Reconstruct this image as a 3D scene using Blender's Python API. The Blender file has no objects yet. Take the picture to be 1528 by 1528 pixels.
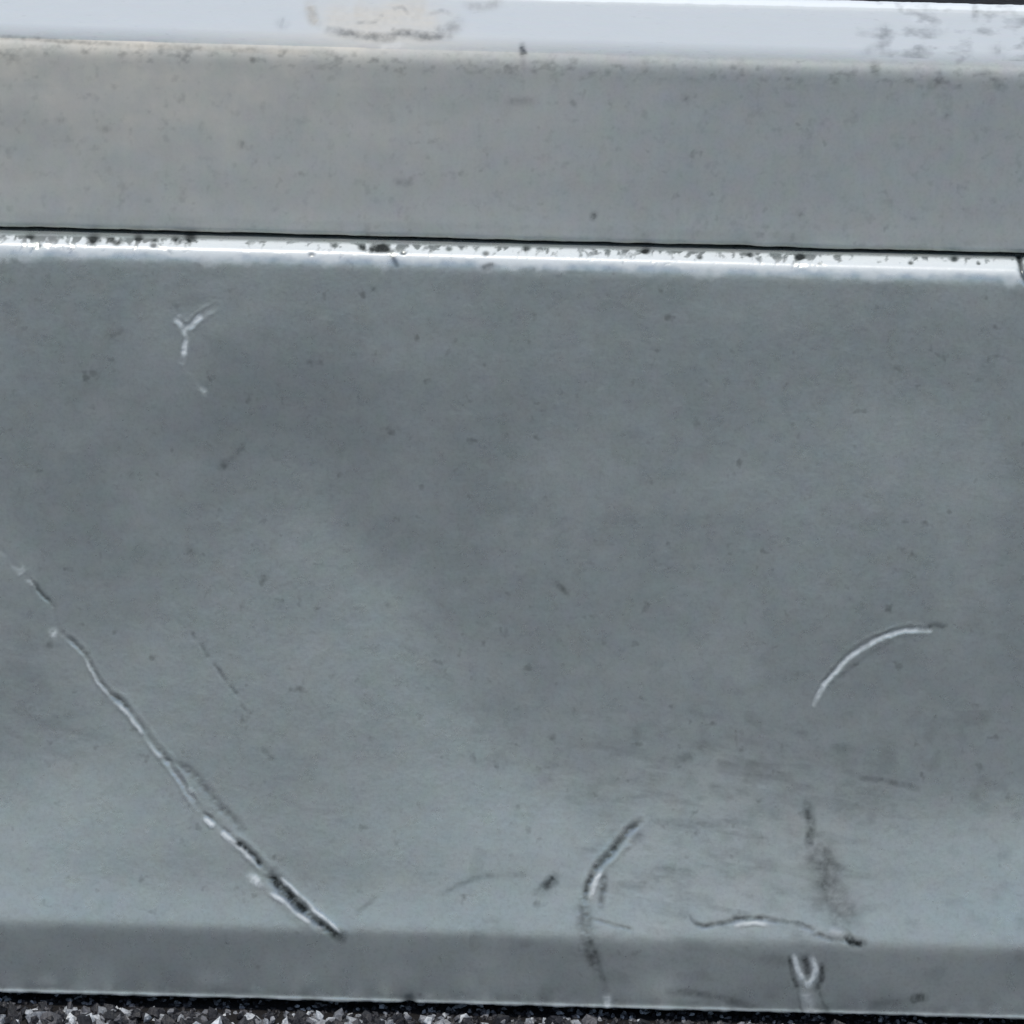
import bpy, bmesh, math, random
import numpy as np
from mathutils import Vector, Matrix
R = math.radians
C = bpy.context.scene.collection
scene = bpy.context.scene
rng = np.random.default_rng(7)
random.seed(7)

# ------------------------------------------------------------------ camera
PITCH, DIST, LENS, ROLL = R(16), 1.146, 135.0, 0.0262
TGT = np.array([0.0, 0.0, 0.1636])
CAM = TGT + DIST*np.array([0, -math.cos(PITCH), math.sin(PITCH)])
cd = bpy.data.cameras.new("camera"); cam = bpy.data.objects.new("camera", cd); C.objects.link(cam)
cd.lens = LENS; cd.sensor_width = 36; cd.clip_start = 0.01; cd.clip_end = 3000
fw = Vector((0, math.cos(PITCH), -math.sin(PITCH))); up0 = Vector((0, math.sin(PITCH), math.cos(PITCH))); rt0 = Vector((1, 0, 0))
rt = rt0*math.cos(ROLL) + up0*math.sin(ROLL); up = up0*math.cos(ROLL) - rt0*math.sin(ROLL)
M = Matrix((rt, up, -fw)).transposed().to_4x4(); M.translation = Vector(CAM); cam.matrix_world = M
scene.camera = cam
# ------------------------------------------------------------------ world, sun, exposure
SUN_EL, SUN_AZ = 71, 194           # degrees; azimuth from +Y (behind the case) towards +X: high, in front, slightly left
w = bpy.data.worlds.new("World"); scene.world = w; w.use_nodes = True
wn = w.node_tree; bg = wn.nodes['Background']
sk = wn.nodes.new('ShaderNodeTexSky'); sk.sky_type = 'NISHITA'; sk.sun_disc = False
sk.sun_elevation = R(SUN_EL); sk.sun_rotation = R(SUN_AZ); sk.air_density = 1.0; sk.dust_density = 1.5; sk.ozone_density = 1.0
wn.links.new(sk.outputs[0], bg.inputs[0]); bg.inputs[1].default_value = 0.10
sd = bpy.data.lights.new("sun", 'SUN'); sun = bpy.data.objects.new("sun", sd); C.objects.link(sun)
sd.energy = 1.5; sd.angle = R(12); sd.color = (1.0, 0.96, 0.90)
sdir = Vector((math.sin(R(SUN_AZ))*math.cos(R(SUN_EL)), math.cos(R(SUN_AZ))*math.cos(R(SUN_EL)), math.sin(R(SUN_EL))))
sun.rotation_euler = sdir.to_track_quat('Z', 'Y').to_euler()
scene.view_settings.view_transform = 'Standard'; scene.view_settings.look = 'None'
scene.view_settings.exposure = 0.24; scene.view_settings.gamma = 1.0
scene.render.engine = 'CYCLES'
scene.render.resolution_x = 1024; scene.render.resolution_y = 1024

# ------------------------------------------------------------------ helpers
def link(name, me, mat=None, parent=None, label=None, kind=None):
    o = bpy.data.objects.new(name, me); C.objects.link(o)
    if mat and not me.materials: me.materials.append(mat)
    if parent: o.parent = parent
    if label: o['label'] = label
    if kind: o['kind'] = kind
    return o

def mesh_np(name, V, F, smooth=True):
    me = bpy.data.meshes.new(name)
    n = F.shape[1]
    me.vertices.add(len(V)); me.vertices.foreach_set('co', np.ascontiguousarray(V, np.float32).ravel())
    me.loops.add(F.size); me.loops.foreach_set('vertex_index', np.ascontiguousarray(F, np.int32).ravel())
    me.polygons.add(len(F)); me.polygons.foreach_set('loop_start', np.arange(0, F.size, n, dtype=np.int32))
    me.polygons.foreach_set('use_smooth', np.full(len(F), smooth))
    me.update(calc_edges=True)
    return me

def project(V):
    """photo coordinates (0..1528) of surface points: used to lay the wear on the sheet where it is found"""
    d = V - CAM
    f = LENS/36*1528
    dep = d @ np.array(fw)
    return 764 + f*(d @ np.array(rt))/dep, 764 - f*(d @ np.array(up))/dep

def vnoise(x, y, seed=0):
    """smooth value noise, -1..1"""
    r = np.random.default_rng(seed); T = r.uniform(-1, 1, (256, 256))
    xi = np.floor(x).astype(int); yi = np.floor(y).astype(int)
    fx = x-xi; fy = y-yi; fx = fx**3*(fx*(6*fx-15)+10); fy = fy**3*(fy*(6*fy-15)+10)
    a = T[xi & 255, yi & 255]; b = T[(xi+1) & 255, yi & 255]; c = T[xi & 255, (yi+1) & 255]; d = T[(xi+1) & 255, (yi+1) & 255]
    return (a*(1-fx)+b*fx)*(1-fy) + (c*(1-fx)+d*fx)*fy
def fbm(x, y, seed=0, oct=4):
    s = 0; a = 0.5
    for i in range(oct):
        s = s + a*vnoise(x, y, seed+i*13); x = x*2.03+11.3; y = y*2.03+7.1; a *= 0.5
    return s

# ------------------------------------------------------------------ materials
def nodes(name):
    m = bpy.data.materials.new(name); m.use_nodes = True
    return m, m.node_tree, m.node_tree.nodes['Principled BSDF']

def sheet_material(name, BASE_A, BASE_B, METAL, ROUGH):
    m, nt, b = nodes(name)
    L = nt.links.new; N = nt.nodes.new
    def attr(n):
        a = N('ShaderNodeAttribute'); a.attribute_name = n; return a.outputs['Fac']
    def mix(f, a, bb):
        x = N('ShaderNodeMix'); x.data_type = 'RGBA'
        if isinstance(f, float): x.inputs[0].default_value = f
        else: L(f, x.inputs[0])
        for s, v in ((6, a), (7, bb)):
            if isinstance(v, tuple): x.inputs[s].default_value = (*v, 1)
            else: L(v, x.inputs[s])
        return x.outputs[2]
    def math_(op, a, bb, clamp=False):
        x = N('ShaderNodeMath'); x.operation = op; x.use_clamp = clamp
        for s, v in ((0, a), (1, bb)):
            if isinstance(v, (int, float)): x.inputs[s].default_value = v
            else: L(v, x.inputs[s])
        return x.outputs[0]
    tc = N('ShaderNodeTexCoord').outputs['Object']
    def noise(scale, det=3, rough=.55, stretch=None):
        n = N('ShaderNodeTexNoise'); n.inputs['Scale'].default_value = scale; n.inputs['Detail'].default_value = det
        n.inputs['Roughness'].default_value = rough
        if stretch:
            mp = N('ShaderNodeMapping'); mp.inputs['Scale'].default_value = stretch; L(tc, mp.inputs[0]); L(mp.outputs[0], n.inputs['Vector'])
        else: L(tc, n.inputs['Vector'])
        return n.outputs['Fac']
    def ramp(f, a, bb):
        r = N('ShaderNodeMapRange'); r.inputs[1].default_value = a; r.inputs[2].default_value = bb; L(f, r.inputs[0]); return r.outputs[0]
    col = mix(ramp(noise(90, 5), .2, .8), BASE_A, BASE_B)
    # fine mottling and vertical brushed drying marks
    col = mix(math_('MULTIPLY', ramp(noise(900, 2), .45, .75), .22), col, (.30, .32, .31))
    col = mix(math_('MULTIPLY', ramp(noise(420, 2, .5, (1, 1, .2)), .45, .8), .05), col, (.80, .84, .82))
    # faint uneven tint of the aged paint
    tn = N('ShaderNodeTexNoise'); tn.inputs['Scale'].default_value = 170; tn.inputs['Detail'].default_value = 2; L(tc, tn.inputs['Vector'])
    ov = N('ShaderNodeMix'); ov.data_type = 'RGBA'; ov.blend_type = 'SOFT_LIGHT'; ov.inputs[0].default_value = .13
    L(col, ov.inputs[6]); L(tn.outputs['Color'], ov.inputs[7]); col = ov.outputs[2]
    # specks of road dirt
    col = mix(math_('MULTIPLY', ramp(noise(230, 2), .66, .82), .5), col, (.13, .135, .125))
    col = mix(attr('primer_and_gleam'), col, (.92, .955, .925))  # bare primer in scratches, also painted highlights on edges and lid top
    col = mix(math_('MULTIPLY', attr('film_and_sheen'), ramp(noise(130, 4), -.4, .7)), col, (.80, .745, .62))  # beige dirt, also the warm reflection painted on the lid's left
    gr = math_('MULTIPLY', attr('grime'), ramp(noise(500, 3), -1.6, .5), True)
    col = mix(gr, col, (.042, .048, .046))
    L(col, b.inputs['Base Color'])
    met = math_('SUBTRACT', METAL, math_('ADD', attr('film_and_sheen'), attr('primer_and_gleam')), True)
    L(met, b.inputs['Metallic'])
    rg = math_('ADD', math_('ADD', ROUGH, math_('MULTIPLY', attr('film_and_sheen'), .2)), math_('MULTIPLY', ramp(noise(200, 3), .3, .7), .06))
    L(rg, b.inputs['Roughness'])
    bp = N('ShaderNodeBump'); bp.inputs['Strength'].default_value = .09; bp.inputs['Distance'].default_value = .0003
    L(noise(700, 3), bp.inputs['Height']); L(bp.outputs[0], b.inputs['Normal'])
    return m
SHEET = sheet_material('worn silver grey painted sheet', (.575, .625, .605), (.63, .675, .65), .63, .26)
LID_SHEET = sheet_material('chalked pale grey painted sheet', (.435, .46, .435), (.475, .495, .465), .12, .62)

def plain(name, col, rough=.8, col2=None, scale=80, bump=.0, metal=0):
    m, nt, b = nodes(name); N = nt.nodes.new; L = nt.links.new
    tc = N('ShaderNodeTexCoord'); n = N('ShaderNodeTexNoise'); n.inputs['Scale'].default_value = scale; n.inputs['Detail'].default_value = 6
    L(tc.outputs['Object'], n.inputs['Vector'])
    r = N('ShaderNodeValToRGB'); r.color_ramp.elements[0].position = .35; r.color_ramp.elements[1].position = .65
    r.color_ramp.elements[0].color = (*col, 1); r.color_ramp.elements[1].color = (*(col2 or col), 1)
    L(n.outputs['Fac'], r.inputs[0]); L(r.outputs[0], b.inputs['Base Color'])
    b.inputs['Roughness'].default_value = rough; b.inputs['Metallic'].default_value = metal
    if bump:
        bp = N('ShaderNodeBump'); bp.inputs['Distance'].default_value = bump; L(n.outputs['Fac'], bp.inputs['Height']); L(bp.outputs[0], b.inputs['Normal'])
    return m
SOIL = plain('dark damp ground', (.006, .005, .0045), .95, (.016, .014, .012), 60, .01)
BARE = plain('bare case sheet', (.5, .53, .53), .45, (.58, .6, .6), 40, 0, .4)
DARK = plain('dark underside', (.02, .02, .02), .8, (.03, .03, .03))

def stone_material():
    m, nt, b = nodes('crushed stone'); N = nt.nodes.new; L = nt.links.new
    a = N('ShaderNodeAttribute'); a.attribute_name = 'tone'
    r = N('ShaderNodeValToRGB'); e = r.color_ramp.elements
    e[0].position = 0; e[0].color = (.02, .02, .022, 1); e[1].position = 1; e[1].color = (.82, .85, .85, 1)
    for p, c in ((.56, (.035, .033, .036)), (.72, (.22, .22, .23)), (.9, (.46, .48, .49))):
        k = e.new(p); k.color = (*c, 1)
    L(a.outputs['Fac'], r.inputs[0])
    tc = N('ShaderNodeTexCoord'); n = N('ShaderNodeTexNoise'); n.inputs['Scale'].default_value = 900; n.inputs['Detail'].default_value = 5
    L(tc.outputs['Object'], n.inputs['Vector'])
    mx = N('ShaderNodeMix'); mx.data_type = 'RGBA'; mx.blend_type = 'MULTIPLY'; mx.inputs[0].default_value = .6
    r2 = N('ShaderNodeValToRGB'); r2.color_ramp.elements[0].position = .35; r2.color_ramp.elements[0].color = (.25, .25, .25, 1); r2.color_ramp.elements[1].position = .6
    L(n.outputs['Fac'], r2.inputs[0]); L(r.outputs[0], mx.inputs[6]); L(r2.outputs[0], mx.inputs[7]); L(mx.outputs[2], b.inputs['Base Color'])
    b.inputs['Roughness'].default_value = .5
    bp = N('ShaderNodeBump'); bp.inputs['Distance'].default_value = .0006; L(n.outputs['Fac'], bp.inputs['Height']); L(bp.outputs[0], b.inputs['Normal'])
    return m
STONE = stone_material()

# ------------------------------------------------------------------ ground
def ground():
    S = 900
    xs = np.array([-S, -60, -8, -1.2, 1.2, 8, 60, S]); ys = np.array([-S, -60, -8, -1.2, 1.2, 8, 60, S])
    X, Y = np.meshgrid(xs, ys); V = np.stack([X.ravel(), Y.ravel(), np.zeros(X.size)], 1)
    n = len(xs); F = [[j*n+i, j*n+i+1, (j+1)*n+i+1, (j+1)*n+i] for j in range(n-1) for i in range(n-1)]
    link('ground', mesh_np('ground', V, np.array(F), False), SOIL, kind='structure')
ground()

def gravel():
    bases = []
    for k in range(6):
        bm = bmesh.new(); bmesh.ops.create_icosphere(bm, subdivisions=1, radius=1)
        V = np.array([v.co for v in bm.verts]); F = np.array([[v.index for v in f.verts] for f in bm.faces]); bm.free()
        V = V*rng.uniform(.6, 1.25, (len(V), 1))
        V = V*np.array([1, rng.uniform(.6, 1), rng.uniform(.5, .8)])
        bases.append((V, F))
    VV, FF, TT = [], [], []; off = 0
    N = 16000
    for i in range(N):
        V, F = bases[i % 6]
        y = rng.uniform(-.42, .06) if i > 9000 else rng.uniform(-.07, .03)
        x = rng.uniform(-.30, .30)
        s = rng.uniform(.0012, .0024) if rng.random() < .6 else rng.uniform(.0026, .0052)
        z = rng.uniform(-.0002, .0022) if s < .0024 else rng.uniform(-.0012, .0004)
        if y > -.004: z = -.0002; s = min(s, .0014)
        a = rng.uniform(0, 6.28, 3)
        m = np.array(Matrix.Rotation(a[0], 3, 'X') @ Matrix.Rotation(a[1], 3, 'Y') @ Matrix.Rotation(a[2], 3, 'Z'))
        VV.append(V @ m.T * s + np.array([x, y, z])); FF.append(F+off); TT.append(np.full(len(V), rng.random())); off += len(V)
    me = mesh_np('gravel', np.concatenate(VV), np.concatenate(FF), False)
    at = me.attributes.new('tone', 'FLOAT', 'POINT'); at.data.foreach_set('value', np.concatenate(TT).astype(np.float32))
    link('gravel', me, STONE, kind='stuff', label='bed of pale and black crushed stone chips along the foot of the case')
gravel()

# ------------------------------------------------------------------ wear features, in photo pixels
def seg_field(px, py, pts):
    """distance to a polyline, signed side distance, parameter 0..1 along it"""
    P = np.array(pts, float); L = np.hypot(*(P[1:]-P[:-1]).T); cum = np.concatenate([[0], np.cumsum(L)])
    best = np.full(px.shape, 1e9); side = np.zeros(px.shape); par = np.zeros(px.shape)
    for i in range(len(P)-1):
        d = (P[i+1]-P[i])/max(L[i], 1e-6)
        ax = px-P[i, 0]; ay = py-P[i, 1]
        t = np.clip(ax*d[0]+ay*d[1], 0, L[i])
        qx = ax-t*d[0]; qy = ay-t*d[1]
        dist = np.hypot(qx, qy); s = -(d[0]*ay - d[1]*ax)     # + = left of travel direction as seen (upwards on screen for rightward lines)
        m = dist < best
        best[m] = dist[m]; side[m] = np.sign(s[m])*dist[m]; par[m] = (cum[i]+t[m])/cum[-1]
    return best, side, par
def smooth_pts(pts, n=4):
    P = np.array(pts, float); 
    if len(P) < 3: return P
    Q = np.concatenate([[2*P[0]-P[1]], P, [2*P[-1]-P[-2]]]); out = []
    for i in range(1, len(Q)-2):
        for t in np.arange(n)/n:
            out.append(.5*((2*Q[i])+(-Q[i-1]+Q[i+1])*t+(2*Q[i-1]-5*Q[i]+4*Q[i+1]-Q[i+2])*t*t+(-Q[i-1]+3*Q[i]-3*Q[i+1]+Q[i+2])*t**3))
    out.append(P[-1]); return np.array(out)

# part group, kind, points, half width px, height px (+ridge / -groove), primer, grime, film
FE = [
 # Y shaped nick
 ('nick', [(322,458),(308,466),(296,474),(287,484),(276,490),(278,503),(275,520),(272,538)], 3.6, -2.2, .75, 0, 0),
 ('nick', [(278,494),(270,482),(262,476)], 3.4, -1.6, .6, 0, 0),
 ('nick', [(270,482),(266,468)], 3.4, -1.0, .3, 0, 0),
 ('nick', [(272,540),(284,558),(300,576),(311,592)], 4, -1.0, .15, 0, 0),
 ('nick', [(268,452),(290,446),(318,452)], 8, 0, 0, .12, 0),
 # long diagonal gouge
 ('gouge', [(-70,748),(-30,786),(0,822),(30,852),(47,869)], 4, -1.8, .3, .12, 0),
 ('gouge', [(47,866),(60,884),(79,903)], 3.2, -2.0, 0, .45, 0),
 ('gouge', [(28,850),(34,858)], 6, 2.2, .45, 0, 0),
 ('gouge', [(45,866),(50,874)], 6, 2.2, .4, 0, 0),
 ('gouge', [(79,903),(87,933),(94,948)], 2.6, -1.2, .1, .2, 0),
 ('gouge', [(79,943),(80,952)], 5, 2.5, .85, 0, 0),
 ('gouge', [(69,965),(80,962),(90,966)], 5, 0, 0, .35, 0),
 ('gouge', [(94,948),(110,960),(128,980),(149,1018),(168,1040)], 3.2, -2.2, 0, .25, 0),
 ('gouge', [(128,987),(145,1018),(164,1040)], 2.4, 1.6, .5, 0, 0),
 ('gouge', [(168,1040),(183,1050),(208,1080),(234,1115),(258,1140)], 4.2, -2.6, 0, .45, 0),
 ('gouge', [(174,1050),(190,1066),(206,1086),(222,1110),(234,1126),(244,1130)], 3.0, 2.2, .7, 0, 0),
 ('gouge', [(244,1130),(262,1152),(281,1182),(298,1206)], 3.4, -1.6, .2, .25, 0),
 ('gouge', [(281,1176),(285,1184)], 4, 2, .6, 0, 0),
 ('gouge', [(265,1138),(290,1155),(308,1178),(330,1205),(352,1225),(362,1240)], 6, -1.2, 0, .26, 0),
 ('gouge', [(300,1216),(316,1230),(338,1248),(362,1268),(376,1284),(398,1304)], 3.4, 2.4, .95, 0, 0),
 ('gouge', [(300,1208),(322,1226),(345,1246)], 2.6, -1.4, 0, .3, 0),
 ('gouge', [(345,1252),(366,1264),(383,1282),(396,1296)], 4.6, -2.6, 0, .8, 0),
 ('gouge', [(376,1310),(386,1318)], 6.5, 2.6, .95, 0, 0),
 ('gouge', [(386,1318),(402,1332),(424,1346),(440,1362),(452,1370),(480,1386)], 3, 2.0, .8, 0, 0),
 ('gouge', [(404,1306),(420,1324),(440,1346),(458,1364)], 8, -3.2, 0, .8, 0),
 ('gouge', [(458,1364),(476,1378),(494,1390),(511,1402)], 6.5, -2.6, 0, .75, 0),
 ('gouge', [(414,1306),(436,1326),(458,1346),(472,1362),(492,1376),(506,1391)], 2.6, 2.0, .85, 0, 0),
 # faint dashes right of it
 ('scuff_mark', [(286,945),(291,955)], 3, -.6, 0, .22, 0),
 ('scuff_mark', [(300,963),(311,982)], 3, -.6, 0, .25, 0),
 ('scuff_mark', [(319,990),(338,1018)], 3, -.8, 0, .35, 0),
 ('scuff_mark', [(343,1024),(355,1038)], 3, -.8, 0, .3, 0),
 ('scuff_mark', [(360,1050),(366,1062)], 3, -.4, 0, .15, 0),
 ('scuff_mark', [(392,1118),(408,1134)], 4, -.4, 0, .22, 0),
 ('scuff_mark', [(262,925),(276,940)], 3, -.4, 0, .1, 0),
 # crescent on the right
 ('crescent_scratch', [(1214,1048),(1221,1034),(1231,1018),(1240,1008),(1264,981),(1289,964),(1313,951),(1343,941),(1373,939),(1388,939)], 3.1, -1.7, .85, 0, 0),
 ('crescent_scratch', [(1228,1012),(1258,976),(1285,956),(1312,943),(1345,932),(1372,931)], 3.5, .6, 0, .22, 0),
 ('crescent_scratch', [(1250,1008),(1272,990),(1300,971),(1330,955)], 3.5, .5, 0, .18, 0),
 ('crescent_scratch', [(1384,935),(1398,933),(1410,935)], 5, -1.0, 0, .45, 0),
 # curved scrape bottom middle
 ('curved_scrape', [(954,1226),(938,1240),(924,1258),(910,1276),(894,1290),(884,1306)], 5, -2.4, 0, .55, 0),
 ('curved_scrape', [(958,1240),(944,1258),(932,1268)], 4, .8, 0, .12, 0),
 ('curved_scrape', [(884,1306),(876,1324),(873,1345)], 4, -2.2, 0, .6, 0),
 ('curved_scrape', [(896,1302),(888,1318),(882,1338)], 3.6, 2.2, .8, 0, 0),
 ('curved_scrape', [(902,1306),(900,1326),(896,1352)], 5.5, -1.2, 0, .42, 0),
 ('curved_scrape', [(873,1350),(872,1375),(874,1392)], 11, -1.0, 0, .42, 0),
 ('curved_scrape', [(876,1396),(882,1420),(892,1442)], 10, -1.5, 0, .55, 0),
 ('curved_scrape', [(892,1440),(900,1464),(906,1488)], 5, -.6, 0, .25, 0),
 ('curved_scrape', [(906,1486),(907,1503)], 5, 1.8, .6, 0, 0),
 ('curved_scrape', [(888,1372),(914,1380),(944,1388)], 3, -.6, 0, .28, 0),
 ('curved_scrape', [(912,1318),(950,1324),(1010,1328)], 5, 0, 0, .09, 0),
 ('curved_scrape', [(985,1228),(1020,1230),(1060,1228),(1110,1226)], 6, 0, 0, .13, 0),
 # wavy scratch
 ('wavy_scratch', [(1012,1360),(1026,1366)], 10, 0, 0, .22, 0),
 ('wavy_scratch', [(1026,1364),(1043,1380),(1062,1381),(1095,1373),(1133,1370),(1170,1376),(1190,1378),(1212,1388)], 3.6, -1.8, 0, .5, 0),
 ('wavy_scratch', [(1098,1381),(1122,1378),(1146,1381)], 3, 1.8, .75, 0, 0),
 ('wavy_scratch', [(1218,1382),(1240,1388),(1256,1394)], 5, 1.8, .45, 0, 0),
 ('wavy_scratch', [(1212,1392),(1236,1400),(1262,1404)], 4, -1.2, 0, .35, 0),
 ('wavy_scratch', [(1262,1399),(1276,1408),(1288,1409)], 6, -2.6, 0, .85, 0),
 # forked nick on the bevel
 ('forked_nick', [(1184,1427),(1190,1446),(1197,1464)], 4.2, 2.2, .85, 0, 0),
 ('forked_nick', [(1212,1430),(1217,1448),(1212,1462),(1206,1470),(1200,1466)], 4.2, 2.2, .85, 0, 0),
 ('forked_nick', [(1201,1430),(1204,1444),(1206,1456)], 5, -2.2, 0, .6, 0),
 ('forked_nick', [(1178,1428),(1183,1456),(1190,1476)], 3.4, -1.2, 0, .55, 0),
 ('forked_nick', [(1226,1440),(1226,1462),(1218,1478)], 4, -1.6, 0, .65, 0),
 ('forked_nick', [(1201,1482),(1207,1502),(1216,1520)], 9, 2.0, .30, 0, 0),
 ('forked_nick', [(1190,1478),(1194,1500),(1200,1516)], 2.6, -.6, 0, .28, 0),
 ('forked_nick', [(1222,1476),(1228,1496),(1236,1512)], 3, -.6, 0, .28, 0),
 # smudges
 ('smudge', [(1204,1203),(1209,1230),(1207,1264)], 8, -.3, 0, .55, 0),
 ('smudge', [(1186,1215),(1190,1250)], 16, 0, 0, .2, .2),
 ('smudge', [(1214,1262),(1230,1290),(1240,1325),(1256,1350),(1264,1378)], 23, -.3, 0, .42, .12),
 ('smudge', [(1222,1280),(1246,1340)], 8, 0, 0, .2, 0),
 ('smudge', [(1238,1350),(1252,1392)], 8, 0, 0, .25, 0),
 # rubber blob and tail
 ('rubber_mark', [(827,1309),(819,1319),(810,1327)], 8.5, .6, 0, .75, 0),
 ('rubber_mark', [(810,1327),(796,1331)], 5, .2, 0, .35, 0),
 ('rubber_mark', [(662,1333),(691,1318),(722,1309),(745,1307)], 4.5, -.4, 0, .25, 0),
 ('rubber_mark', [(756,1304),(786,1306)], 5, -.3, 0, .2, 0),
 ('rubber_mark', [(532,1362),(562,1338)], 4, -.4, 0, .25, 0),
 # others
 ('dark_spot', [(330,699),(337,692)], 6, -.5, 0, .45, 0),
 ('dark_spot', [(342,688),(360,672),(362,660)], 4, -.3, 0, .2, 0),
 ('dark_spot', [(166,502),(180,497)], 5, -.3, 0, .22, 0),
 ('dark_spot', [(195,708),(196,709)], 5, 0, 0, .3, 0),
 ('dark_spot', [(281,822),(284,825)], 5.5, -.5, 0, .45, 0),
 ('dark_spot', [(130,858),(131,859)], 5, 0, 0, .25, 0),
 ('dark_spot', [(832,872),(847,888)], 4.5, -.8, 0, .4, 0),
 ('dark_spot', [(556,430),(559,432)], 5, 0, 0, .35, 0),
 ('dark_spot', [(1012,1136),(1032,1126)], 7, 0, 0, .3, 0),
 ('dark_spot', [(1281,1160),(1325,1166),(1370,1178)], 4.5, -.8, 0, .32, 0),
 ('dark_spot', [(1276,1170),(1330,1182),(1372,1190)], 4.0, .5, .05, .05, 0),
 ('dark_spot', [(1358,1492),(1370,1489),(1380,1490)], 6.5, -1.2, 0, .65, 0),
 ('dark_spot', [(1364,1491),(1374,1490)], 5, 0, 0, .8, 0),
 ('dark_spot', [(1300,1498),(1358,1494)], 5, -.3, 0, .2, 0),
 ('dark_spot', [(995,1479),(1052,1484),(1100,1496),(1135,1505)], 5.5, -1.0, 0, .35, 0),
 ('dark_spot', [(1054,770),(1058,772)], 4, 0, 0, .2, 0),
 ('dark_spot', [(1480,1340),(1490,1344)], 8, 0, 0, .12, 0),
 ('dark_spot', [(720,399),(738,396)], 5, 0, 0, .65, 0),
 ('dark_spot', [(778,402),(800,402)], 4, 0, 0, .4, 0),
 ('dark_spot', [(780,405),(900,407)], 3, 0, 0, .18, 0),
 ('dark_spot', [(600,965),(622,975)], 5, 0, 0, .16, 0),
 ('dark_spot', [(575,903),(580,906)], 4, 0, 0, .25, 0),
]
LIDFE = [
 ('dark_spot', [(779,68),(781,82)], 5.0, -.8, 0, .75, 0),
 ('dark_spot', [(780,86),(781,100)], 4.5, 0, 0, .2, 0),
 ('dark_spot', [(887,318),(884,326)], 4.5, -.5, 0, .65, 0),
 ('dark_spot', [(359,215),(364,216)], 6, 0, 0, .35, 0),
 ('dark_spot', [(152,193),(162,193)], 5, 0, 0, .25, 0),
 ('dark_spot', [(84,180),(96,179)], 4, 0, 0, .2, 0),
 ('dark_spot', [(760,152),(798,150)], 6, 0, 0, .22, 0),
 ('dark_spot', [(590,270),(612,274)], 6, 0, 0, .22, 0),
 ('dark_spot', [(852,150),(858,158)], 4, 0, 0, .25, 0),
 ('dark_spot', [(962,103),(966,107)], 6, 0, 0, .3, 0),
 ('dark_spot', [(1388,130),(1402,120)], 6, 0, 0, .3, 0),
 ('dark_spot', [(1023,145),(1026,148)], 5, 0, 0, .3, 0),
 ('dark_spot', [(1410,172),(1414,174)], 5, 0, 0, .2, 0),
 ('dark_spot', [(1190,120),(1196,124)], 6, 0, 0, .3, 0),
 ('dark_spot', [(1304,96),(1308,108)], 7, -.5, 0, .45, 0),
 ('dark_spot', [(1312,47),(1324,46)], 9, 0, 0, .22, 0),
 ('dark_spot', [(1362,76),(1374,76)], 7, 0, 0, .3, 0),
 ('dark_spot', [(1290,78),(1310,68)], 6, 0, 0, .16, 0),
 ('dark_spot', [(1352,44),(1380,48),(1408,46)], 7, 0, 0, .16, 0),
 ('dark_spot', [(1484,76),(1494,76)], 8, 0, 0, .25, 0),
 ('dark_spot', [(1356,16),(1376,24),(1396,32)], 4, -1.5, 0, .3, 0),
 ('dark_spot', [(1362,27),(1384,36),(1408,40)], 4, 1.2, .5, 0, 0),
 ('dark_spot', [(1455,8),(1455,28)], 5, 0, 0, .35, 0),
 ('dark_spot', [(1426,94),(1440,86)], 4, 0, 0, .25, 0),
 ('dark_spot', [(418,34),(424,36)], 8, 0, 0, .25, 0),
 # chalky stain on the lid top
 ('chalky_stain', [(462,8),(468,28),(474,34)], 9, .4, 0, .26, .8),
 ('chalky_stain', [(490,44),(520,50),(552,54),(580,55),(600,50),(640,54),(672,50)], 7, -.8, 0, .52, .3),
 ('chalky_stain', [(585,42),(592,54)], 5, .3, 0, .3, .2),
 ('chalky_stain', [(648,46),(664,50),(684,34)], 10, .3, 0, .36, .3),
 ('chalky_stain', [(520,20),(560,30),(600,18),(640,22)], 26, .4, 0, .10, .9),
 ('chalky_stain', [(480,20),(540,34),(620,36),(660,30)], 24, .2, 0, .08, .8),
 ('chalky_stain', [(530,34),(560,32),(572,20)], 4, .3, 0, .25, .2),
 ('chalky_stain', [(585,14),(600,10),(610,24)], 4, .3, 0, .25, .2),
 ('chalky_stain', [(640,22),(660,16),(672,22)], 4, .3, 0, .22, .2),
 ('chalky_stain', [(568,70),(600,66)], 4, .8, .35, 0, .2),
 ('chalky_stain', [(696,8),(720,10),(745,4)], 7, 0, 0, .22, .2),
 ('dirt_line', [(-40,52),(0,55),(40,57),(100,62),(180,66)], 3.5, -.4, 0, .42, .3),
 ('dirt_line', [(180,66),(300,72),(400,76),(470,78)], 4.5, -.2, 0, .25, .35),
]

PX = 0.0002
def warp(px, py, s=1):
    return px + 1.6*fbm(px/9, py/9, 3)*s, py + 1.6*fbm(px/9, py/9, 23)*s

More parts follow.
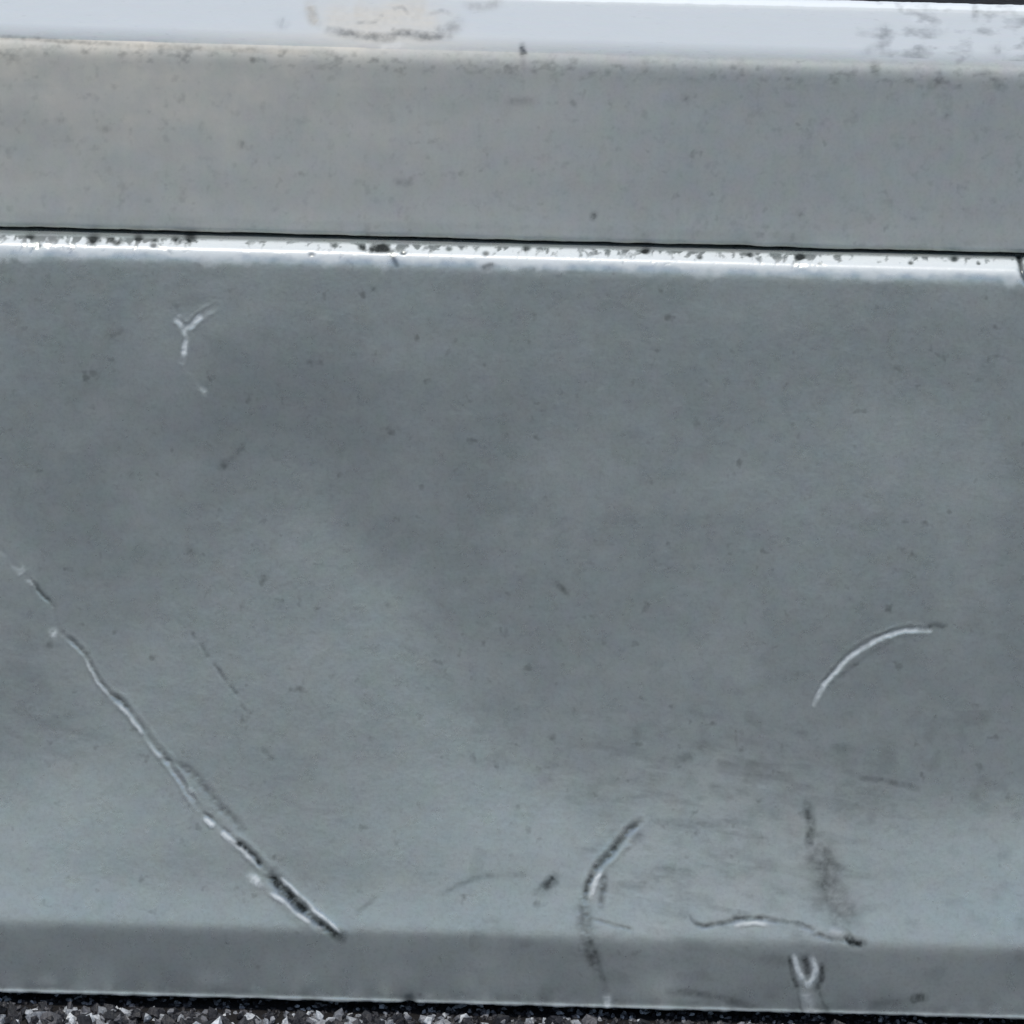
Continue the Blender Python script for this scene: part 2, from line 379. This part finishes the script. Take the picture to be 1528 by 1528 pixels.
def apply_features(px, py, feats, H, primer_and_gleam, grime, film_and_sheen, gid):
    names = []
    wx, wy = warp(px, py)
    rough = fbm(px/7, py/7, 5)
    for (nm, pts, wd, h, pr, gr, fi) in feats:
        P = smooth_pts(pts)
        m = 4*wd+6
        x0, y0 = P.min(0)-m; x1, y1 = P.max(0)+m
        sel = (px > x0) & (px < x1) & (py > y0) & (py < y1)
        if not sel.any(): continue
        d, sd, t = seg_field(wx[sel], wy[sel], P)
        env = np.clip(np.minimum(t, 1-t)*6+.45, 0, 1)
        g = np.exp(-(d/wd)**2)*env
        flat = np.exp(-(d/(wd*1.05))**2.6)*env
        rr = 1+.9*rough[sel]
        if nm in ('dark_spot', 'rubber_mark'): h *= .3
        if nm == 'wavy_scratch': h *= .7; pr *= .75
        if nm == 'gouge' and P[:, 1].max() < 1195: h *= .72; pr *= .7
        vary = np.clip(.75+1.3*vnoise(t*np.hypot(*(P[1:]-P[:-1]).T).sum()/17, t*0, int(pts[0][0]) & 63), .15, 1.4) if wd < 6 and len(pts) > 2 and nm not in ('forked_nick', 'crescent_scratch') else 1.0
        pr *= .85
        H[sel] += .38*h*PX*g*rr*vary
        # thrown-up lip round a groove
        if h < -1.5: H[sel] += -.10*h*PX*np.exp(-((d-1.9*wd)/(.8*wd))**2)*env
        primer_and_gleam[sel] = np.maximum(primer_and_gleam[sel], pr*vary*flat*np.clip(rr, .5, 1.2))
        grime[sel] = np.maximum(grime[sel], gr*(np.clip(.35+.75*vary, 0, 1.1) if nm == 'gouge' else 1)*flat*np.clip(.95+.7*rough[sel], .4, 1.3))
        film_and_sheen[sel] = np.maximum(film_and_sheen[sel], fi*g)
        if abs(h) > .75 or pr > .3 or gr > .42:
            if nm == 'dark_spot' or nm not in names: names.append(nm)
            gi = len(names) if nm == 'dark_spot' else names.index(nm)+1
            near = np.zeros_like(sel); near[sel] = (d < 2.4*wd+2)
            gid[near & (gid == 0)] = gi
    return names

def smooth_profile(P, step, sig):
    P = np.array(P, float); L = np.hypot(*(P[1:]-P[:-1]).T); c = np.concatenate([[0], np.cumsum(L)])
    n = int(c[-1]/step)+1; s = np.linspace(0, c[-1], n)
    Y = np.interp(s, c, P[:, 0]); Z = np.interp(s, c, P[:, 1])
    k = int(3*sig/step); kern = np.exp(-(np.arange(-k, k+1)*step/sig)**2/2); kern /= kern.sum()
    def sm(A):
        a = np.concatenate([2*A[0]-A[k:0:-1], A, 2*A[-1]-A[-2:-k-2:-1]]); return np.convolve(a, kern, 'valid')
    return sm(Y), sm(Z), s

def skin(prof, xs, feats, extra, parent, name, label_map, sig, sig2, zb, mat):
    Y, Z, s = smooth_profile(prof, .00034, sig)
    Y2, Z2, _ = smooth_profile(prof, .00034, sig2)
    k = np.clip((Z-zb[0])/.006, 0, 1)*np.clip((zb[1]-Z)/.003, 0, 1)*np.clip((zb[2]-Y)/.004, 0, 1); k = k*k*(3-2*k)
    Y = Y*(1-k)+Y2*k; Z = Z*(1-k)+Z2*k
    nY = np.gradient(Y); nZ = np.gradient(Z); ln = np.hypot(nY, nZ)
    ny, nz = -nZ/ln, nY/ln             # outward (towards camera / up) normal
    nx_, ns = len(xs), len(s)
    X = np.repeat(xs[:, None], ns, 1)
    V = np.stack([X, np.repeat(Y[None], nx_, 0), np.repeat(Z[None], nx_, 0)], 2).reshape(-1, 3)
    Nn = np.stack([np.zeros((nx_, ns)), np.repeat(ny[None], nx_, 0), np.repeat(nz[None], nx_, 0)], 2).reshape(-1, 3)
    px, py = project(V)
    n = len(V)
    H = np.zeros(n); primer_and_gleam = np.zeros(n); grime = np.zeros(n); film_and_sheen = np.zeros(n); gid = np.zeros(n, int)
    names = apply_features(px, py, feats, H, primer_and_gleam, grime, film_and_sheen, gid)
    S = np.repeat(s[None], nx_, 0).ravel()
    extra(V[:, 0], S, px, py, H, primer_and_gleam, grime, film_and_sheen)
    V = V + Nn*H[:, None]
    idx = np.arange(n).reshape(nx_, ns)
    F = np.stack([idx[:-1, :-1], idx[1:, :-1], idx[1:, 1:], idx[:-1, 1:]], 2).reshape(-1, 4)
    fg = gid[F].max(1)
    objs = {}
    main = None
    for g in range(len(names)+1):
        fs = F[fg == g]
        if not len(fs): continue
        u, inv = np.unique(fs, return_inverse=True)
        me = mesh_np(name if g == 0 else names[g-1], V[u], inv.reshape(-1, 4))
        for an, arr in (('primer_and_gleam', primer_and_gleam), ('grime', grime), ('film_and_sheen', film_and_sheen)):
            a = me.attributes.new(an, 'FLOAT', 'POINT'); a.data.foreach_set('value', np.clip(arr[u], 0, 1).astype(np.float32))
        if g == 0: main = link(name, me, mat, parent)
        else:
            nm = names[g-1]; link(nm, me, mat, main, label=label_map.get(nm))
    return main

# ------------------------------------------------------------------ the case
case = bpy.data.objects.new('metal_case', None); C.objects.link(case)
case['label'] = 'scratched silver-grey painted metal case with a lid seam, standing on crushed stone'
case['category'] = 'case'

XF = .172
xs = np.concatenate([np.linspace(-.30, -XF, 60, endpoint=False), np.arange(-XF, XF, .00037), np.linspace(XF, .30, 60)])

BODY0 = [(.0090, .0046), (.0030, .0042), (.0003, .0042), (-.0005, .0048), (.0001, .0056), (.0000, .0075), (-.0006, .02707), (.0041, .04784), (.0095, .07867),
        (.01479, .13049), (.01805, .17192), (.0219, .2336), (.0227, .2361), (.02460, .23745), (.02757, .23826), (.0313, .23845), (.0500, .23845)]
# the face bellies smoothly outwards towards its foot
BODY = BODY0[:6] + [tuple(q) for q in smooth_pts(BODY0[6:12], 6)] + BODY0[12:]
LID = [(.0480, .2392), (.0345, .2392), (.0322, .2396), (.0313, .2406), (.03130, .2440), (.03496, .29253), (.03592, .29459), (.03778, .29589), (.0420, .2960), (.1260, .2975), (.1290, .2995), (.1320, .3000), (.1335, .2985), (.1338, .2900)]

def body_extra(x, s, px, py, H, primer_and_gleam, grime, film_and_sheen):
    # shallow pressed-in waves of the thin sheet
    def bump(cx, cy, rx, ry, ang, h):
        c, sn = math.cos(ang), math.sin(ang); u = (px-cx)*c+(py-cy)*sn; v = -(px-cx)*sn+(py-cy)*c
        return h*np.exp(-(u/rx)**2-(v/ry)**2)
    q5 = lambda t: (lambda u: u**3*(u*(6*u-15)+10))(np.clip(t, 0, 1))
    face = q5((py-430)/230)*q5((1392+.026*px-py)/110)
    # broad shallow buckles of the thin sheet: their slopes catch the sky
    nX = len(xs); P2 = px.reshape(nX, -1); Q2 = py.reshape(nX, -1); S2 = s.reshape(nX, -1)
    sg = lambda t: 1/(1+np.exp(-np.clip(t, -30, 30)))
    wob = 34*fbm(P2/170, Q2/150, 33)
    edge = np.interp(Q2, [560, 700, 930, 1100, 1250, 1400], [430, 500, 610, 760, 880, 980])+wob
    left = np.interp(Q2, [560, 700, 900, 1100, 1400], [380, 330, 230, 100, -60])+wob
    m = sg((edge-P2)/26)*sg((P2-left)/60)*sg((Q2-640)/55)*sg((1190-Q2)/60)
    m = m + .55*np.exp(-((P2-1330)/230)**4-((Q2-700-wob)/220)**2) + .5*sg((P2-1290)/60)*sg((Q2-1170+wob)/50)
    w8 = face.reshape(nX, -1)
    ds = np.gradient(S2, axis=1)
    mean = (m*w8*ds).sum(1, keepdims=True)/np.maximum((w8*ds).sum(1, keepdims=True), 1e-6)
    hh = -np.cumsum((m-mean)*w8*ds, axis=1)
    H += WAVE*(hh-hh[:, -1:]).ravel()
    H += face*.00004*vnoise(px/210, py/160, 41)
    H += .00002*fbm(px/16, py/16, 51)
    grime += np.clip(fbm(px/34, py/26, 61)-.18, 0, 1)*.35*(py > 1060)*(px > 700)
    # rubbed, wiped-on smears of dirt
    u = px*.985+py*.17; v = -px*.17+py*.985
    area = np.exp(-((px-1080)/250)**4-((py-1250)/190)**4)+.5*np.exp(-((px-120)/170)**4-((py-1040)/90)**4)+.3*np.exp(-((px-830)/200)**2-((py-330)/20)**2)
    grime += .40*np.clip(fbm(u/55, v/15, 301)-.10, 0, 1)*area
    grime += .30*np.clip(fbm(u/22, v/12, 311)-.14, 0, 1)*area
    primer_and_gleam += .20*np.clip(fbm(u/60, v/6, 321)-.24, 0, 1)*area
    grime += .25*np.clip(fbm(px/22, py/16, 331)+.1, 0, 1)*np.clip((py-(1452+.0262*px))/30, 0, 1)
    # scuffed lower right third: dull dirt film
    f = np.exp(-((px-1060)/270)**2-((py-1270)/170)**2)
    film_and_sheen += .16*f*np.clip(.7+.8*fbm(px/60, py/50, 71), 0, 1)
    film_and_sheen += .10*np.clip(fbm(px/120, py/90, 77)+.2, 0, 1)
    # bead: highlight painted in as a pale band, ragged chipped edge along the seam
    yg = 349+.0240*px                     # seam line in the photo
    b = py-yg
    on = (b > -6) & (b < 50)
    primer_and_gleam += .72*np.clip(np.minimum((b+1)/5, (42-4+16*fbm(px/26, py/22, 88)-b)/17), 0, 1)*on
    grime += .16*np.clip(fbm(px/18, py/9, 86)+.05, 0, 1)*np.clip(1-np.abs(b-30)/16, 0, 1)*on
    ra, rb_ = .8*px+.6*py+6*fbm(px/14, py/12, 83), -.6*px+.8*py+6*fbm(px/12, py/14, 84)
    rag = 1.15*fbm(ra/7.5, rb_/10, 81)+.35*fbm(px/40, px*0, 82)
    dens = np.interp(px, [-50, 20, 40, 280, 300, 460, 520, 600, 700, 860, 1000, 1080, 1240, 1300, 1600], [.2, .2, .55, .55, -.1, -.1, .25, .25, .2, .2, .4, .3, .3, -.1, -.1])
    ch = np.clip((rag+dens-.24-(b-8)/30)*2, 0, 1)*on*np.clip((b+1)/3, 0, 1)
    H -= .0001*ch; grime += .5*ch*np.clip(1-(b-6)/24, 0, 1); primer_and_gleam *= 1-.8*ch
    for cx, cy, r, g in ((45,352,7,.6),(140,356,10,.9),(166,358,6,.8),(174,362,6,.7),(207,354,7,.9),(229,366,5,.9),(232,358,5,.6),(262,356,6,.8),(284,354,9,1),(56,366,7,.5),(465,380,5,.6),(540,369,6,.8),(560,370,9,1),(570,372,7,1),
                        (602,377,4,.7),(725,378,5,.7),(786,370,6,.8),(964,374,7,1),(1045,384,4,.6),(1194,383,7,1),(1120,380,5,.7),(1359,392,4,.8),(1424,386,6,1),(1460,393,3,.5),(670,371,5,.6),(500,366,5,.6)):
        q = np.exp(-(((px-cx)/r)**2+((py-cy)/(r*.75))**2)**1.5)
        H -= .00018*q; grime += .85*g*q; primer_and_gleam *= 1-q
    d, sd, t = seg_field(px, py, [(572, 366), (584, 378), (592, 396)])
    q = np.exp(-(d/4.0)**2); H -= .00005*q; grime += .6*q; primer_and_gleam *= 1-q
    d, sd, t = seg_field(px, py, [(1519, 376), (1523, 392), (1527, 412), (1540, 430)])
    q = np.exp(-(d/4)**2)*on; H -= .0009*q; grime += .8*q; primer_and_gleam *= 1-q
    # dented foot rim
    rb = py-(1484+.0262*px)
    r_on = np.exp(-(rb/16)**2)
    H += r_on*(.0004*fbm(px/22, px*0+3, 91)+.0002*fbm(px/70, px*0+5, 92))
    primer_and_gleam += .55*np.clip(1-np.abs(rb+3)/5.5, 0, 1)*(np.clip(.6+1.6*fbm(px/26, px*0, 93), 0, 1))  # light on the rim's upward-facing edge, painted as a broken pale line
    q = np.exp(-((px-611)/9)**2-(rb/12)**2); H -= .0012*q; grime += .7*q; primer_and_gleam *= 1-q
WAVE = .090

def lid_extra(x, s, px, py, H, primer_and_gleam, grime, film_and_sheen):
    H += .00002*fbm(px/16, py/16, 151)
    H += .0003*vnoise(px/300, py/120, 141)*np.clip((py-130)/60, 0, 1)*np.clip((330-py)/60, 0, 1)
    ye = 60+.0285*px                    # front top edge
    e = py-ye
    # soft warm reflection put into the colour, strongest left; beige dust along front edge
    film_and_sheen += .95*np.clip(1-(e-0)/380, 0, 1)*np.clip(1.15-px/900, 0, 1)*(e > -4)*np.clip(.8+.6*fbm(px/90, py/70, 161), 0, 1)
    film_and_sheen += .55*np.exp(-((e+14)/13)**2)*np.clip(1-np.abs(px-560)/330, 0, 1)
    grime += np.clip(fbm(px/14, py/10, 171)-.12, 0, 1)*.8*np.exp(-((e-16)/16)**2)
    grime += np.clip(fbm(px/13, py/13, 175)-.28, 0, 1)*.38*(e > 0)
    grime += np.clip(fbm(px/30, py/16, 178)-.10, 0, 1)*.9*(e < -12)*.8*np.clip((px-1240)/80, 0, 1)
    primer_and_gleam += .52*np.clip((-e-4)/22, 0, 1)  # lid top painted paler for the sky light it receives
    g = py-(340+.0240*px)
    primer_and_gleam += .12*np.exp(-((g+4)/3.5)**2)*np.clip(.3+1.8*fbm(px/24, px*0, 181), 0, 1)  # light caught by the rounded lower edge, painted as a thin pale line
    H += (.00025*fbm(px/30, px*0+9, 182)+.0003*fbm(px/90, px*0+4, 185))*np.exp(-(g/14)**2)
    primer_and_gleam += np.clip((15+.0225*(px-1528)-py+3)/4, 0, 1)*(px > 700)*.9  # sun gleam on the back rim painted in near white
    H += .0003*np.exp(-((py+4-.022*(px-764))/14)**2)*fbm(px/18, px*0+2, 183)

LABELS = {'nick': 'pale Y-shaped nick', 'gouge': 'long diagonal gouge with black core and bright lips', 'scuff_mark': 'faint dashed scuff beside the long gouge',
 'crescent_scratch': 'bright crescent scratch', 'curved_scrape': 'dark curved scrape running down to the foot rim', 'wavy_scratch': 'wavy scratch ending in a black pit',
 'forked_nick': 'forked bright nick on the lower bevel', 'smudge': 'brown vertical smudge', 'rubber_mark': 'black rubber mark', 
 'chalky_stain': 'chalky beige stain on the lid top', 'dirt_line': 'thin dirt line along the lid edge'}
body = skin(BODY, xs, FE, body_extra, case, 'front_panel', LABELS, .0006, .0017, (.0085, 1, .030), SHEET)
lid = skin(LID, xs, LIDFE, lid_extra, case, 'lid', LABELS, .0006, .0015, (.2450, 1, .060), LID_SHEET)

def block(name, x0, x1, y0, y1, z0, z1, mat, parent, bev=.001):
    bm = bmesh.new(); bmesh.ops.create_cube(bm, size=1)
    for v in bm.verts: v.co = Vector(((x0+x1)/2+v.co.x*(x1-x0), (y0+y1)/2+v.co.y*(y1-y0), (z0+z1)/2+v.co.z*(z1-z0)))
    bmesh.ops.bevel(bm, geom=bm.edges[:], offset=bev, segments=2, affect='EDGES')
    me = bpy.data.meshes.new(name); bm.to_mesh(me); bm.free(); return link(name, me, mat, parent)
def side_cap(name, prof, x0, x1, yb, mat, parent):
    P = [(y, z) for y, z in prof] ; zs = [z for _, z in P]
    P = P + [(yb, zs[-1]), (yb, zs[0])]
    bm = bmesh.new(); a = [bm.verts.new((x0, y+.0004, z)) for y, z in P]; b = [bm.verts.new((x1, y+.0004, z)) for y, z in P]
    bm.faces.new(a); bm.faces.new(b[::-1])
    for i in range(len(P)): j = (i+1) % len(P); bm.faces.new((a[j], a[i], b[i], b[j]))
    bmesh.ops.recalc_face_normals(bm, faces=bm.faces[:])
    me = bpy.data.meshes.new(name); bm.to_mesh(me); bm.free(); return link(name, me, mat, parent)
for sx in (-1, 1):
    side_cap('side_panel', BODY0[1:-1], sx*.2985, sx*.3012, .126, BARE, case)
    side_cap('side_panel', LID[1:10], sx*.2985, sx*.3012, .1335, BARE, lid)
block('back_panel', -.2985, .2985, .1262, .1280, .0040, .2378, BARE, case, .0004)
block('bottom_panel', -.2980, .2980, .0094, .1250, .0040, .0060, DARK, case, .0004)
block('gasket', -.2980, .2980, .0420, .1240, .2376, .2394, DARK, case, .0003)
for x in (-.26, .26):
    for y in (.03, .108): block('foot', x-.012, x+.012, y-.008, y+.008, 0, .0041, DARK, case, .0008)
